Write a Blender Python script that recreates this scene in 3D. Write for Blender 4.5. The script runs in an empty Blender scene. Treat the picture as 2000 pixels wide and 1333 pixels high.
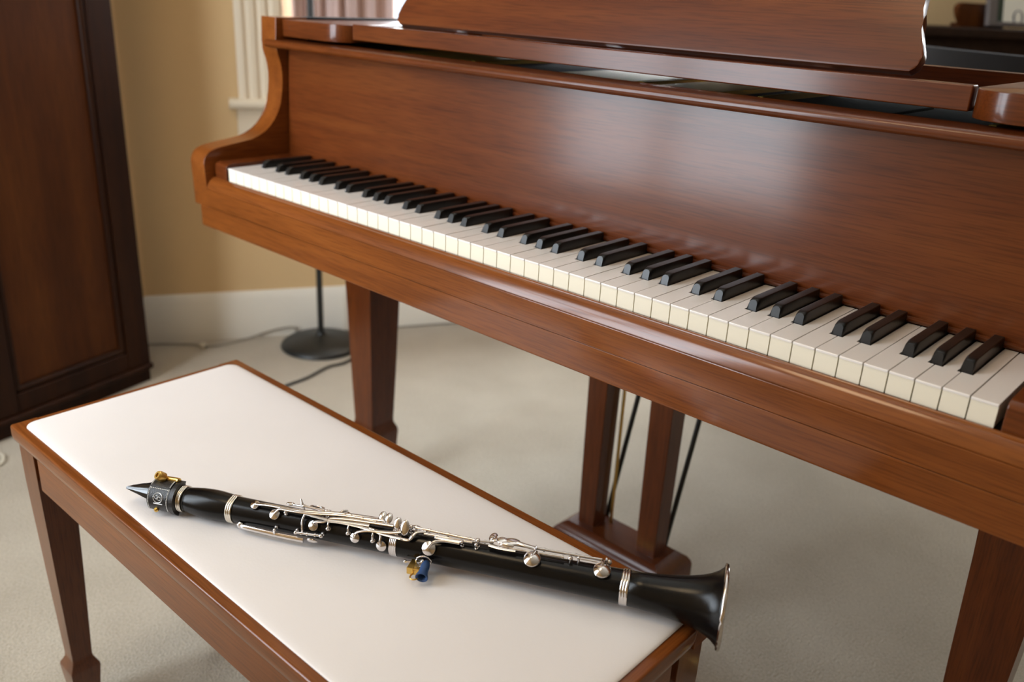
import bpy, bmesh, math, random
from mathutils import Vector, Matrix
random.seed(7)
sc = bpy.context.scene
C = sc.collection
KZ = 0.735                      # height of the white key tops above the floor
PI = math.pi
D = Vector((0.4801, 0.8772, 0)) # direction along the window wall
N = Vector((0.8772, -0.4801, 0))# from the window wall into the room
W0 = Vector((-0.89, 0.672, 0))
def room(s, n, z): return W0 + D*s + N*n + Vector((0, 0, z))

# ------------------------------------------------------------------ camera
cam_d = bpy.data.cameras.new('camera'); cam = bpy.data.objects.new('camera', cam_d); C.objects.link(cam)
M = (Matrix.Rotation(math.radians(41.8327), 4, 'Z') @ Matrix.Rotation(math.radians(68.4087), 4, 'X')
     @ Matrix.Rotation(math.radians(3.0307), 4, 'Z'))
cam.matrix_world = Matrix.Translation((1.36591, -0.77918, 0.30209+KZ)) @ M
cam_d.sensor_width = 36; cam_d.sensor_fit = 'HORIZONTAL'; cam_d.lens = 1720.6/2000*36
cam_d.clip_start = 0.02
cam_d.dof.use_dof = True; cam_d.dof.focus_distance = 0.96; cam_d.dof.aperture_fstop = 4.0
sc.camera = cam

# ------------------------------------------------------------------ world, lights, exposure
w = bpy.data.worlds.new('sky'); sc.world = w; w.use_nodes = True
bgn = w.node_tree.nodes['Background']; bgn.inputs[0].default_value = (0.80, 0.90, 1.0, 1); bgn.inputs[1].default_value = 2.0
def area(name, loc, direction, sx, sy, power, col, spread=180):
    l = bpy.data.lights.new(name, 'AREA'); l.shape = 'RECTANGLE'; l.size = sx; l.size_y = sy
    l.energy = power; l.color = col; l.spread = math.radians(spread)
    o = bpy.data.objects.new(name, l); C.objects.link(o); o.location = loc
    o.rotation_euler = Vector(direction).to_track_quat('-Z', 'Z').to_euler()
    return o
# daylight in two windows, added fill in the third (the lamps stand outside the panes)
area('daylight_window_near', room(-1.72, 1.56, 1.45), (0.02, 1.0, -0.10), 1.0, 1.95, 60, (0.82, 0.91, 1.0), 135)
area('daylight_window_side', room(0.75, -0.22, 1.45), N, 1.5, 1.5, 185, (0.90, 0.95, 1.0))
area('added_fill_window_back', room(3.95, -0.22, 1.40), N*0.6 - D*0.8, 1.3, 1.5, 95, (0.90, 0.95, 1.0))  # added fill that brightens the carpet at the right under the piano
sc.view_settings.view_transform = 'Standard'; sc.view_settings.look = 'None'
sc.view_settings.gamma = 1; sc.view_settings.use_curve_mapping = False
sc.view_settings.exposure = -0.17
sc.cycles.max_bounces = 6; sc.cycles.diffuse_bounces = 3; sc.cycles.glossy_bounces = 3; sc.cycles.transparent_max_bounces = 8

# ------------------------------------------------------------------ materials
MATS = {}
def newmat(name):
    m = bpy.data.materials.new(name); m.use_nodes = True; MATS[name] = m
    nt = m.node_tree; return m, nt, nt.nodes['Principled BSDF']
def plain(name, col, rough=0.5, metal=0, bump=0, bscale=200, coat=0, spec=0.5, var=0, vscale=8):
    m, nt, b = newmat(name)
    b.inputs['Base Color'].default_value = (*col, 1); b.inputs['Roughness'].default_value = rough
    b.inputs['Metallic'].default_value = metal; b.inputs['Coat Weight'].default_value = coat
    b.inputs['Specular IOR Level'].default_value = spec
    if bump or var:
        tc = nt.nodes.new('ShaderNodeTexCoord')
    if bump:
        n = nt.nodes.new('ShaderNodeTexNoise'); n.inputs['Scale'].default_value = bscale; n.inputs['Detail'].default_value = 3
        bp = nt.nodes.new('ShaderNodeBump'); bp.inputs['Strength'].default_value = bump; bp.inputs['Distance'].default_value = 0.002
        nt.links.new(tc.outputs['Object'], n.inputs['Vector']); nt.links.new(n.outputs['Fac'], bp.inputs['Height'])
        nt.links.new(bp.outputs['Normal'], b.inputs['Normal'])
    if var:
        n2 = nt.nodes.new('ShaderNodeTexNoise'); n2.inputs['Scale'].default_value = vscale; n2.inputs['Detail'].default_value = 4
        r = nt.nodes.new('ShaderNodeValToRGB')
        r.color_ramp.elements[0].position = 0.3; r.color_ramp.elements[1].position = 0.7
        r.color_ramp.elements[0].color = (*[c*(1-var) for c in col], 1); r.color_ramp.elements[1].color = (*[min(1, c*(1+var)) for c in col], 1)
        nt.links.new(tc.outputs['Object'], n2.inputs['Vector']); nt.links.new(n2.outputs['Fac'], r.inputs['Fac'])
        nt.links.new(r.outputs['Color'], b.inputs['Base Color'])
    return m
def wood(name, axis, dark, mid, light, rough=0.3, coat=0.3, coat_r=0.12, scale=1.0, grain=0.6):
    m, nt, b = newmat(name); L = nt.links.new
    tc = nt.nodes.new('ShaderNodeTexCoord'); mp = nt.nodes.new('ShaderNodeMapping')
    s = [26*scale]*3; s['XYZ'.index(axis)] = 1.6*scale; mp.inputs['Scale'].default_value = s
    L(tc.outputs['Object'], mp.inputs['Vector'])
    n1 = nt.nodes.new('ShaderNodeTexNoise'); n1.inputs['Scale'].default_value = 1.5; n1.inputs['Detail'].default_value = 6; n1.inputs['Distortion'].default_value = 0.6
    L(mp.outputs['Vector'], n1.inputs['Vector'])
    mp2 = nt.nodes.new('ShaderNodeMapping'); s2 = [520]*3; s2['XYZ'.index(axis)] = 20; mp2.inputs['Scale'].default_value = s2
    L(tc.outputs['Object'], mp2.inputs['Vector'])
    n2 = nt.nodes.new('ShaderNodeTexNoise'); n2.inputs['Scale'].default_value = 1.0; n2.inputs['Detail'].default_value = 4
    L(mp2.outputs['Vector'], n2.inputs['Vector'])
    n3 = nt.nodes.new('ShaderNodeTexNoise'); n3.inputs['Scale'].default_value = 4.0; n3.inputs['Detail'].default_value = 2
    L(tc.outputs['Object'], n3.inputs['Vector'])
    r = nt.nodes.new('ShaderNodeValToRGB'); e = r.color_ramp.elements
    e[0].position = 0.22; e[0].color = (*dark, 1); e[1].position = 0.80; e[1].color = (*light, 1)
    k = e.new(0.5); k.color = (*mid, 1)
    mx = nt.nodes.new('ShaderNodeMath'); mx.operation = 'MULTIPLY_ADD'; mx.inputs[1].default_value = 0.35; 
    L(n3.outputs['Fac'], mx.inputs[0]); 
    ma = nt.nodes.new('ShaderNodeMath'); ma.operation = 'MULTIPLY_ADD'; ma.inputs[1].default_value = 0.65; ma.inputs[2].default_value = 0.0
    L(n1.outputs['Fac'], ma.inputs[0]); L(ma.outputs[0], mx.inputs[2])
    L(mx.outputs[0], r.inputs['Fac'])
    r2 = nt.nodes.new('ShaderNodeValToRGB'); r2.color_ramp.elements[0].position = 0.30; r2.color_ramp.elements[0].color = (0.45, 0.40, 0.36, 1)
    r2.color_ramp.elements[1].position = 0.55; r2.color_ramp.elements[1].color = (1, 1, 1, 1)
    L(n2.outputs['Fac'], r2.inputs['Fac'])
    mul = nt.nodes.new('ShaderNodeMixRGB'); mul.blend_type = 'MULTIPLY'; mul.inputs[0].default_value = grain
    L(r.outputs['Color'], mul.inputs[1]); L(r2.outputs['Color'], mul.inputs[2]); L(mul.outputs['Color'], b.inputs['Base Color'])
    rr = nt.nodes.new('ShaderNodeMapRange'); rr.inputs['To Min'].default_value = rough*0.9; rr.inputs['To Max'].default_value = rough*1.15
    L(n3.outputs['Fac'], rr.inputs['Value']); L(rr.outputs['Result'], b.inputs['Roughness'])
    b.inputs['Coat Weight'].default_value = coat; b.inputs['Coat Roughness'].default_value = coat_r
    b.inputs['Specular IOR Level'].default_value = 0.1
    bp = nt.nodes.new('ShaderNodeBump'); bp.inputs['Strength'].default_value = 0.05; bp.inputs['Distance'].default_value = 0.0006
    L(n2.outputs['Fac'], bp.inputs['Height']); L(bp.outputs['Normal'], b.inputs['Normal'])
    return m
MD, MM, ML = (0.066, 0.0130, 0.0024), (0.110, 0.0250, 0.0040), (0.155, 0.041, 0.0070)
WX = wood('mahogany_veneer_x', 'X', MD, MM, ML, 0.40, 0.6, 0.16)
WZ = wood('mahogany_veneer_z', 'Z', MD, MM, ML, 0.40, 0.6, 0.16)
WD = wood('mahogany_desk_x', 'X', MD, MM, ML, 0.45, 0.35, 0.2)
SD, SM, SL = (0.118, 0.030, 0.0050), (0.190, 0.052, 0.0085), (0.255, 0.078, 0.0135)
SX = wood('mahogany_solid_x', 'X', SD, SM, SL, 0.36, 0.75, 0.13)
WY = wood('mahogany_solid_y', 'Y', SD, SM, SL, 0.36, 0.75, 0.13)
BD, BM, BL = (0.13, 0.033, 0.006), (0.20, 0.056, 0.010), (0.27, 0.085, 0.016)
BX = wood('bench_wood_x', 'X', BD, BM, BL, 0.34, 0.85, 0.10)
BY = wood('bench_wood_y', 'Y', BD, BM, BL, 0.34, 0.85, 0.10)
BZ = wood('bench_wood_shaded_z', 'Z', (0.085, 0.022, 0.005), (0.14, 0.040, 0.009), (0.19, 0.060, 0.014), 0.34, 0.85, 0.10)  # bench legs: same wood darkened, shade put into the colour
CZ = wood('walnut_z', 'Z', (0.030, 0.0075, 0.0015), (0.070, 0.019, 0.0035), (0.115, 0.036, 0.006), 0.5, 0.12, 0.3, 0.6)
CS = wood('walnut_shaded_z', 'Z', (0.010, 0.003, 0.001), (0.024, 0.007, 0.002), (0.042, 0.013, 0.003), 0.5, 0.12, 0.25, 0.6)  # darker copy of the cabinet walnut, shading of the stiles put into the colour
DK = wood('ebonised_x', 'X', (0.012, 0.006, 0.004), (0.02, 0.01, 0.006), (0.03, 0.014, 0.008), 0.7, 0.0, 0.3)
WHITE = plain('key_white', (0.84, 0.785, 0.735), 0.20, coat=0.4)
KFRONT = plain('key_front_cream', (0.86, 0.79, 0.63), 0.30, coat=0.2)
BLACK = plain('key_black', (0.009, 0.0085, 0.008), 0.30, var=0.2, vscale=60, spec=0.4)
FELT = plain('dark_felt', (0.02, 0.012, 0.009), 0.95)
GREEN = plain('green_felt', (0.020, 0.030, 0.018), 0.95, bump=0.3, bscale=900)
BRASS = plain('brass', (0.72, 0.47, 0.13), 0.28, 1.0)
GOLD = plain('gold_plate', (0.52, 0.34, 0.07), 0.4, 0.7)
SILVER = plain('silver_plate', (0.70, 0.675, 0.67), 0.14, 1.0, var=0.06, vscale=90)
STEEL = plain('nickel', (0.74, 0.70, 0.62), 0.24, 1.0)
GREN = plain('grenadilla', (0.0040, 0.0038, 0.0038), 0.20, spec=0.26, bump=0.06, bscale=1400, var=0.25, vscale=30)
EBON = plain('ebonite', (0.008, 0.008, 0.009), 0.16, coat=0.4)
LEATH = plain('black_leather', (0.012, 0.012, 0.013), 0.3, bump=0.25, bscale=900)
THREAD = plain('white_thread', (0.75, 0.74, 0.70), 0.8)
FOIL = plain('silver_print', (0.70, 0.70, 0.70), 0.35, 0.6)
BLUE = plain('blue_rubber', (0.020, 0.060, 0.17), 0.55, bump=0.1, bscale=500)
VINYL = plain('cream_vinyl', (0.80, 0.755, 0.73), 0.42, bump=0.05, bscale=350, var=0.02, vscale=5)
WALL = plain('tan_wall_paint', (0.67, 0.47, 0.245), 0.85, bump=0.05, bscale=120, var=0.03, vscale=3)
PAINT = plain('cream_gloss_paint', (0.74, 0.64, 0.49), 0.4, var=0.02, vscale=4)
BBPT = plain('baseboard_paint', (0.78, 0.74, 0.65), 0.45, var=0.02, vscale=4)
CEIL = plain('ceiling_paint', (0.80, 0.77, 0.70), 0.9)
IRON = plain('black_iron', (0.010, 0.011, 0.010), 0.42, bump=0.1, bscale=300)
CORD = plain('black_cord', (0.012, 0.012, 0.011), 0.5)
WCORD = plain('white_cord', (0.62, 0.57, 0.46), 0.5)
GCORD = plain('grey_cord', (0.30, 0.27, 0.22), 0.5)
CURT = plain('mauve_curtain', (0.55, 0.40, 0.36), 0.9, var=0.06, vscale=14)
PAPER = plain('paper', (0.72, 0.70, 0.62), 0.8)
INK = plain('navy_ink', (0.015, 0.025, 0.07), 0.7)
MATB = plain('green_mat', (0.03, 0.05, 0.035), 0.8)
FRAME = plain('grey_frame', (0.10, 0.085, 0.085), 0.5)
SHADE = plain('lamp_shade', (0.75, 0.66, 0.50), 0.8)
HINGE = plain('worn_steel', (0.30, 0.30, 0.28), 0.5, 0.9)
INNER = plain('rim_inside_black', (0.004, 0.003, 0.003), 0.9, spec=0.1)
RUB = plain('black_rubber', (0.012, 0.012, 0.012), 0.7)
# carpet
CARP, nt, b = newmat('cut_pile_carpet')
tc = nt.nodes.new('ShaderNodeTexCoord')
a1 = nt.nodes.new('ShaderNodeTexNoise'); a1.inputs['Scale'].default_value = 5; a1.inputs['Detail'].default_value = 5
a2 = nt.nodes.new('ShaderNodeTexNoise'); a2.inputs['Scale'].default_value = 260; a2.inputs['Detail'].default_value = 4
nt.links.new(tc.outputs['Object'], a1.inputs['Vector']); nt.links.new(tc.outputs['Object'], a2.inputs['Vector'])
r1 = nt.nodes.new('ShaderNodeValToRGB'); r1.color_ramp.elements[0].position = 0.3; r1.color_ramp.elements[1].position = 0.72
r1.color_ramp.elements[0].color = (0.46, 0.395, 0.30, 1); r1.color_ramp.elements[1].color = (0.56, 0.49, 0.385, 1)
nt.links.new(a1.outputs['Fac'], r1.inputs['Fac'])
r2 = nt.nodes.new('ShaderNodeValToRGB'); r2.color_ramp.elements[0].position = 0.3; r2.color_ramp.elements[1].position = 0.6
r2.color_ramp.elements[0].color = (0.60, 0.58, 0.53, 1); r2.color_ramp.elements[1].color = (1, 1, 1, 1)
nt.links.new(a2.outputs['Fac'], r2.inputs['Fac'])
mul = nt.nodes.new('ShaderNodeMixRGB'); mul.blend_type = 'MULTIPLY'; mul.inputs[0].default_value = 0.75
nt.links.new(r1.outputs['Color'], mul.inputs[1]); nt.links.new(r2.outputs['Color'], mul.inputs[2])
nt.links.new(mul.outputs['Color'], b.inputs['Base Color']); b.inputs['Roughness'].default_value = 1.0
b.inputs['Specular IOR Level'].default_value = 0.1; b.inputs['Sheen Weight'].default_value = 0.3
bp = nt.nodes.new('ShaderNodeBump'); bp.inputs['Strength'].default_value = 1.0; bp.inputs['Distance'].default_value = 0.006
nt.links.new(a2.outputs['Fac'], bp.inputs['Height']); nt.links.new(bp.outputs['Normal'], b.inputs['Normal'])
# thin window glass
GLASS = bpy.data.materials.new('window_glass'); GLASS.use_nodes = True; nt = GLASS.node_tree
out = nt.nodes['Material Output']; nt.nodes.remove(nt.nodes['Principled BSDF'])
tr = nt.nodes.new('ShaderNodeBsdfTransparent'); gl = nt.nodes.new('ShaderNodeBsdfGlossy'); gl.inputs['Roughness'].default_value = 0.02
mixs = nt.nodes.new('ShaderNodeMixShader'); mixs.inputs[0].default_value = 0.06
nt.links.new(tr.outputs[0], mixs.inputs[1]); nt.links.new(gl.outputs[0], mixs.inputs[2]); nt.links.new(mixs.outputs[0], out.inputs['Surface'])

# ------------------------------------------------------------------ mesh helpers
def finish(name, bm, mat, parent=None, sharp=35, smooth=True, loc=None):
    bmesh.ops.recalc_face_normals(bm, faces=bm.faces)
    me = bpy.data.meshes.new(name); bm.to_mesh(me); bm.free()
    for m in (mat if isinstance(mat, (list, tuple)) else [mat]): me.materials.append(m)
    if smooth:
        for f in me.polygons: f.use_smooth = True
        me.set_sharp_from_angle(angle=math.radians(sharp))
    o = bpy.data.objects.new(name, me); C.objects.link(o)
    if parent: o.parent = parent
    if loc is not None: o.location = loc
    return o
def add_box(bm, lo, hi, bev=0, seg=2, xf=None):
    vs = [bm.verts.new(Vector((x, y, z))) for x in (lo[0], hi[0]) for y in (lo[1], hi[1]) for z in (lo[2], hi[2])]
    f = [(0,1,3,2),(4,6,7,5),(0,4,5,1),(2,3,7,6),(0,2,6,4),(1,5,7,3)]
    fs = [bm.faces.new([vs[i] for i in q]) for q in f]
    new = vs
    if bev:
        es = set(e for q in fs for e in q.edges)
        r = bmesh.ops.bevel(bm, geom=list(es), offset=bev, segments=seg, profile=0.5, affect='EDGES')
        new = list(set(v for q in r['faces'] for v in q.verts) | set(v for v in vs if v.is_valid))
    if xf:
        for v in new: v.co = xf(v.co)
    return new
def wn(o):
    m = o.modifiers.new('weighted_normals', 'WEIGHTED_NORMAL'); m.keep_sharp = True; m.weight = 80; return o
def box(name, lo, hi, mat, parent=None, bev=0, seg=2, xf=None):
    bm = bmesh.new(); add_box(bm, lo, hi, bev, seg, xf); o = finish(name, bm, mat, parent, 60)
    return wn(o) if bev else o
def add_prism(bm, prof, a, b, fn, bev=0):
    """prof: 2-D outline, fn(p, q, t) -> 3-D point, swept from t=a to t=b"""
    A = [bm.verts.new(fn(p, q, a)) for p, q in prof]; B = [bm.verts.new(fn(p, q, b)) for p, q in prof]
    n = len(prof)
    for i in range(n): bm.faces.new((A[i], A[(i+1) % n], B[(i+1) % n], B[i]))
    fa = bm.faces.new(A[::-1]); fb = bm.faces.new(B)
    if bev:
        es = list(fa.edges) + list(fb.edges)
        bmesh.ops.bevel(bm, geom=es, offset=bev, segments=2, profile=0.5, affect='EDGES')
def prism(name, prof, a, b, fn, mat, parent=None, bev=0, sharp=35):
    bm = bmesh.new(); add_prism(bm, prof, a, b, fn, bev); o = finish(name, bm, mat, parent, sharp); return wn(o) if bev else o
def add_tube(bm, pts, rad, seg=10, closed=False, flat=None, up=Vector((0, 0, 1))):
    """tube along pts; rad number or list; flat=(w,h) gives elliptic section"""
    pts = [Vector(p) for p in pts]; n = len(pts); rings = []
    for i, p in enumerate(pts):
        if closed: t = pts[(i+1) % n] - pts[i-1]
        else: t = pts[min(i+1, n-1)] - pts[max(i-1, 0)]
        t.normalize()
        u = up if abs(t.dot(up)) < 0.95 else Vector((1, 0, 0))
        x = t.cross(u).normalized(); y = x.cross(t).normalized()
        r = rad[i] if isinstance(rad, (list, tuple)) else rad
        a, b2 = (r, r) if flat is None else (flat[0]*r, flat[1]*r)
        rings.append([bm.verts.new(p + x*a*math.cos(2*PI*k/seg) + y*b2*math.sin(2*PI*k/seg)) for k in range(seg)])
    m = n if closed else n-1
    for i in range(m):
        r0, r1_ = rings[i], rings[(i+1) % n]
        for k in range(seg): bm.faces.new((r0[k], r0[(k+1) % seg], r1_[(k+1) % seg], r1_[k]))
    if not closed:
        bm.faces.new(rings[0][::-1]); bm.faces.new(rings[-1])
def tube(name, pts, rad, mat, parent=None, seg=10, **k):
    bm = bmesh.new(); add_tube(bm, pts, rad, seg, **k); return finish(name, bm, mat, parent, 50)
def add_lathe(bm, prof, fn, seg=32, cap=True):
    """prof: list of (t, r); fn(t, r, ang) -> point"""
    rings = [[bm.verts.new(fn(t, r, 2*PI*k/seg)) for k in range(seg)] for t, r in prof]
    for i in range(len(rings)-1):
        for k in range(seg): bm.faces.new((rings[i][k], rings[i][(k+1) % seg], rings[i+1][(k+1) % seg], rings[i+1][k]))
    if cap:
        bm.faces.new(rings[0][::-1]); bm.faces.new(rings[-1])
def lathe(name, prof, fn, mat, parent=None, seg=32, cap=True, sharp=35):
    bm = bmesh.new(); add_lathe(bm, prof, fn, seg, cap); return finish(name, bm, mat, parent, sharp)
def add_ball(bm, c, r, sx=1, sy=1, sz=1, rot=None, sub=2):
    g = bmesh.ops.create_icosphere(bm, subdivisions=sub, radius=1)
    for v in g['verts']:
        q = Vector((v.co.x*r*sx, v.co.y*r*sy, v.co.z*r*sz))
        if rot: q = rot @ q
        v.co = q + Vector(c)
def ball(name, c, r, mat, parent=None, **k):
    bm = bmesh.new(); add_ball(bm, c, r, **k); return finish(name, bm, mat, parent, 80)
def thing(name, label, cat, loc=(0, 0, 0), rotz=0, group=None):
    o = bpy.data.objects.new(name, None); C.objects.link(o); o.location = loc; o.rotation_euler = (0, 0, rotz)
    o.empty_display_size = 0.05
    o['label'] = label; o['category'] = cat
    if group: o['group'] = group
    return o
def tag(o, label, cat, group=None):
    o['label'] = label; o['category'] = cat
    if group: o['group'] = group
    return o
def struct(o, label=None):
    o['kind'] = 'structure'
    if label: o['label'] = label
    return o
def smooth_path(pts, n=6):
    P = [Vector(p) for p in pts]; out = []
    for i in range(len(P)-1):
        p0 = P[max(i-1, 0)]; p1 = P[i]; p2 = P[i+1]; p3 = P[min(i+2, len(P)-1)]
        for k in range(n):
            t = k/n
            out.append(0.5*((2*p1) + (p2-p0)*t + (2*p0-5*p1+4*p2-p3)*t*t + (3*p1-p0-3*p2+p3)*t**3))
    out.append(P[-1]); return out

# ------------------------------------------------------------------ the room
S0, S1, NW, HC = -1.55, 5.2, 7.5, 2.75
def rbox(bm, s0, s1, n0, n1, z0, z1, bev=0): add_box(bm, (s0, n0, z0), (s1, n1, z1), bev, 2, lambda c: room(c.x, c.y, c.z))
def rb(name, s0, s1, n0, n1, z0, z1, mat, parent=None, bev=0):
    bm = bmesh.new(); rbox(bm, s0, s1, n0, n1, z0, z1, bev); return finish(name, bm, mat, parent)
struct(rb('floor', S0-.15, S1+.15, -.15, NW+.15, -.1, 0, CARP), 'pale beige cut-pile carpet floor')
struct(rb('ceiling', S0-.15, S1+.15, -.15, NW+.15, HC, HC+.1, CEIL), 'plain off-white ceiling')
WS0, WS1, WZ0, WZ1 = 0.025, 1.45, 0.735, 2.15     # opening of the visible window
bm = bmesh.new()
XS0, XS1 = 3.30, 4.60                             # opening of the added fill window beyond the sideboard
rbox(bm, S0-.15, WS0, -.15, 0, 0, HC); rbox(bm, WS1, XS0, -.15, 0, 0, HC); rbox(bm, XS1, S1+.15, -.15, 0, 0, HC)
rbox(bm, XS0, XS1, -.15, 0, 0, WZ0); rbox(bm, XS0, XS1, -.15, 0, WZ1, HC)
rbox(bm, WS0, WS1, -.15, 0, 0, WZ0); rbox(bm, WS0, WS1, -.15, 0, WZ1, HC)
struct(finish('wall_left', bm, WALL), 'tan painted wall with the window behind the piano')
VN0, VN1, VZ0, VZ1 = 1.12, 2.00, 0.52, 2.40
bm = bmesh.new()
rbox(bm, S0-.15, S0, 0, VN0, 0, HC); rbox(bm, S0-.15, S0, VN1, NW, 0, HC)
rbox(bm, S0-.15, S0, VN0, VN1, 0, VZ0); rbox(bm, S0-.15, S0, VN0, VN1, VZ1, HC)
struct(finish('wall_near', bm, WALL), 'tan painted wall behind the viewer with a window')
struct(rb('wall_far', S1, S1+.15, 0, NW, 0, HC, WALL), 'tan painted wall beyond the piano')
struct(rb('wall_right', S0-.15, S1+.15, NW, NW+.15, 0, HC, WALL), 'tan painted wall on the right')
# baseboard: tall board with a thin cap moulding
def base_profile(name, s0, s1):
    prof = [(0, 0), (.016, 0), (.016, .122), (.0135, .128), (.012, .136), (.007, .144), (.005, .148), (0, .148)]
    return prism(name, prof, s0, s1, lambda p, q, t: room(t, p, q), BBPT)
struct(base_profile('baseboard_left', S0, S1), 'tall white painted baseboard')
struct(rb('baseboard_near', S0, S0+.016, 0.02, NW, 0, .148, BBPT, bev=.003), 'tall white painted baseboard')
struct(rb('baseboard_far', S1-.016, S1, 0.02, NW, 0, .148, BBPT, bev=.003), 'tall white painted baseboard')
struct(rb('trim_1', -.52, -.40, 0.0, .012, .148, HC, WALL, bev=.004), 'flat painted strip on the wall beside the cabinet')

# visible window: fluted casing, stool, apron, sash, panes
win = thing('window_1', '', ''); del win['label']; del win['category']; struct(win, 'cream fluted window casing with sill and curtained panes')
win.location = room((WS0+WS1)/2, 0, WZ0)
def wl(o):
    o.matrix_parent_inverse = win.matrix_world.inverted() if False else Matrix.Translation(-Vector(win.location)); return o
def wpart(name, bm, mat): return wl(finish(name, bm, mat, win))
def fluted(s0, s1):
    wd = s1-s0; x = [0, .010, .018]; prof = [(0, 0), (0, .020), (.012, .024), (.020, .024)]
    k = 3; f = (wd-.040-.012*(k-1))/k; c = .020
    for i in range(k):
        for j in range(9):
            a = PI*j/8; prof.append((c + f/2 - f/2*math.cos(a), .024-.008*math.sin(a)))
        c += f + .012
    prof += [(wd-.012, .024), (wd, .020), (wd, 0)]
    return prof
for s0, s1 in ((-.100, .022), (WS1+.003, WS1+.125)):
    bm = bmesh.new(); add_prism(bm, fluted(s0, s1), .722, WZ1+.10, lambda p, q, t, s0=s0: room(s0+p, q, t)); wpart('casing', bm, PAINT)
bm = bmesh.new(); rbox(bm, -.100, WS1+.125, 0, .026, WZ1+.005, WZ1+.12, .004); wpart('head_casing', bm, PAINT)
prof = [(0, .694), (.030, .694), (.040, .698), (.046, .706), (.046, .714), (.040, .720), (.030, .722), (0, .722)]
bm = bmesh.new(); add_prism(bm, prof, -.128, WS1+.155, lambda p, q, t: room(t, p, q), .004); wpart('sill', bm, PAINT)
prof = [(0, .600), (.012, .600), (.016, .606), (.018, .640), (.018, .672), (.026, .690), (.030, .694), (0, .694)]
bm = bmesh.new(); add_prism(bm, prof, -.108, WS1+.133, lambda p, q, t: room(t, p, q), .002); wpart('apron', bm, PAINT)
bm = bmesh.new(); rbox(bm, WS0, WS1, -.15, -.001, WZ0-.012, WZ0, .002); wpart('stool', bm, PAINT)
for s0, s1 in ((WS0, WS0+.045), (WS1-.045, WS1)):
    bm = bmesh.new(); rbox(bm, s0, s1, -.10, -.06, WZ0, WZ1, .004); wpart('sash_stile', bm, PAINT)
for z0, z1 in ((WZ0, WZ0+.06), (1.42, 1.47), (WZ1-.05, WZ1)):
    bm = bmesh.new(); rbox(bm, WS0+.045, WS1-.045, -.10, -.06, z0, z1, .004); wpart('sash_rail', bm, PAINT)
for s0, s1 in ((WS0, WS0+.006), (WS1-.006, WS1)):
    bm = bmesh.new(); rbox(bm, s0, s1, -.149, -.001, WZ0, WZ1, .001); wpart('jamb', bm, PAINT)
sm = (WS0+WS1)/2
bm = bmesh.new(); rbox(bm, sm-.014, sm+.014, -.10, -.062, WZ0+.06, WZ1-.05, .004); wpart('muntin', bm, PAINT)
for s0, s1 in ((WS0+.04, sm-.012), (sm+.012, WS1-.04)):
    for z0, z1 in ((WZ0+.055, 1.424), (1.466, WZ1-.045)):
        bm = bmesh.new(); rbox(bm, s0, s1, -.082, -.079, z0, z1); wpart('pane', bm, GLASS)
# unseen window beyond the sideboard, added to brighten the carpet at the right
win3 = bpy.data.objects.new('added_fill_window', None); C.objects.link(win3); struct(win3, 'white framed unseen window beyond the sideboard, added for fill light')
win3.location = room((XS0+XS1)/2, 0, WZ0)
def w3(name, s0, s1, n0, n1, z0, z1, mat):
    bm = bmesh.new(); rbox(bm, s0, s1, n0, n1, z0, z1, .004 if mat is PAINT else 0); o = finish(name, bm, mat, win3)
    o.matrix_parent_inverse = Matrix.Translation(-Vector(win3.location)); return o
for s0, s1 in ((XS0-.12, XS0), (XS1, XS1+.12)): w3('casing', s0, s1, 0, .022, .72, WZ1+.1, PAINT)
w3('head_casing', XS0, XS1, 0, .022, WZ1, WZ1+.1, PAINT); w3('sill', XS0-.15, XS1+.15, 0, .046, .69, .72, PAINT)
for s0, s1 in ((XS0, XS0+.045), (XS1-.045, XS1)): w3('sash_stile', s0, s1, -.10, -.06, WZ0, WZ1, PAINT)
for z0, z1 in ((WZ0, WZ0+.06), (1.42, 1.47), (WZ1-.05, WZ1)): w3('sash_rail', XS0+.045, XS1-.045, -.10, -.06, z0, z1, PAINT)
for z0, z1 in ((WZ0+.055, 1.424), (1.466, WZ1-.045)): w3('pane', XS0+.04, XS1-.04, -.082, -.079, z0, z1, GLASS)
# window behind the viewer
win2 = bpy.data.objects.new('window_2', None); C.objects.link(win2); struct(win2, 'tall white window behind the viewer')
win2.location = room(S0, (VN0+VN1)/2, VZ0)
def w2(name, n0, n1, z0, z1, s0, s1, mat):
    bm = bmesh.new(); rbox(bm, s0, s1, n0, n1, z0, z1, .004 if mat is PAINT else 0); o = finish(name, bm, mat, win2)
    o.matrix_parent_inverse = Matrix.Translation(-Vector(win2.location)); return o
for n0, n1 in ((VN0-.1, VN0), (VN1, VN1+.1)): w2('casing', n0, n1, VZ0-.1, VZ1+.1, S0, S0+.022, PAINT)
w2('head_casing', VN0, VN1, VZ1, VZ1+.1, S0, S0+.022, PAINT); w2('sill', VN0, VN1, VZ0-.06, VZ0, S0, S0+.05, PAINT)
vm = (VN0+VN1)/2
for n0, n1 in ((VN0, VN0+.04), (vm-.03, vm+.03), (VN1-.04, VN1)): w2('sash_stile', n0, n1, VZ0, VZ1, S0-.10, S0-.06, PAINT)
for z0, z1 in ((VZ0, VZ0+.05), (1.56, 1.61), (VZ1-.05, VZ1)):
    for n0, n1 in ((VN0+.04, vm-.03), (vm+.03, VN1-.04)): w2('sash_rail', n0, n1, z0, z1, S0-.10, S0-.06, PAINT)
for n0, n1 in ((VN0+.03, vm-.02), (vm+.02, VN1-.03)):
    for z0, z1 in ((VZ0+.04, 1.57), (1.60, VZ1-.04)): w2('pane', n0, n1, z0, z1, S0-.082, S0-.079, GLASS)

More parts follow.
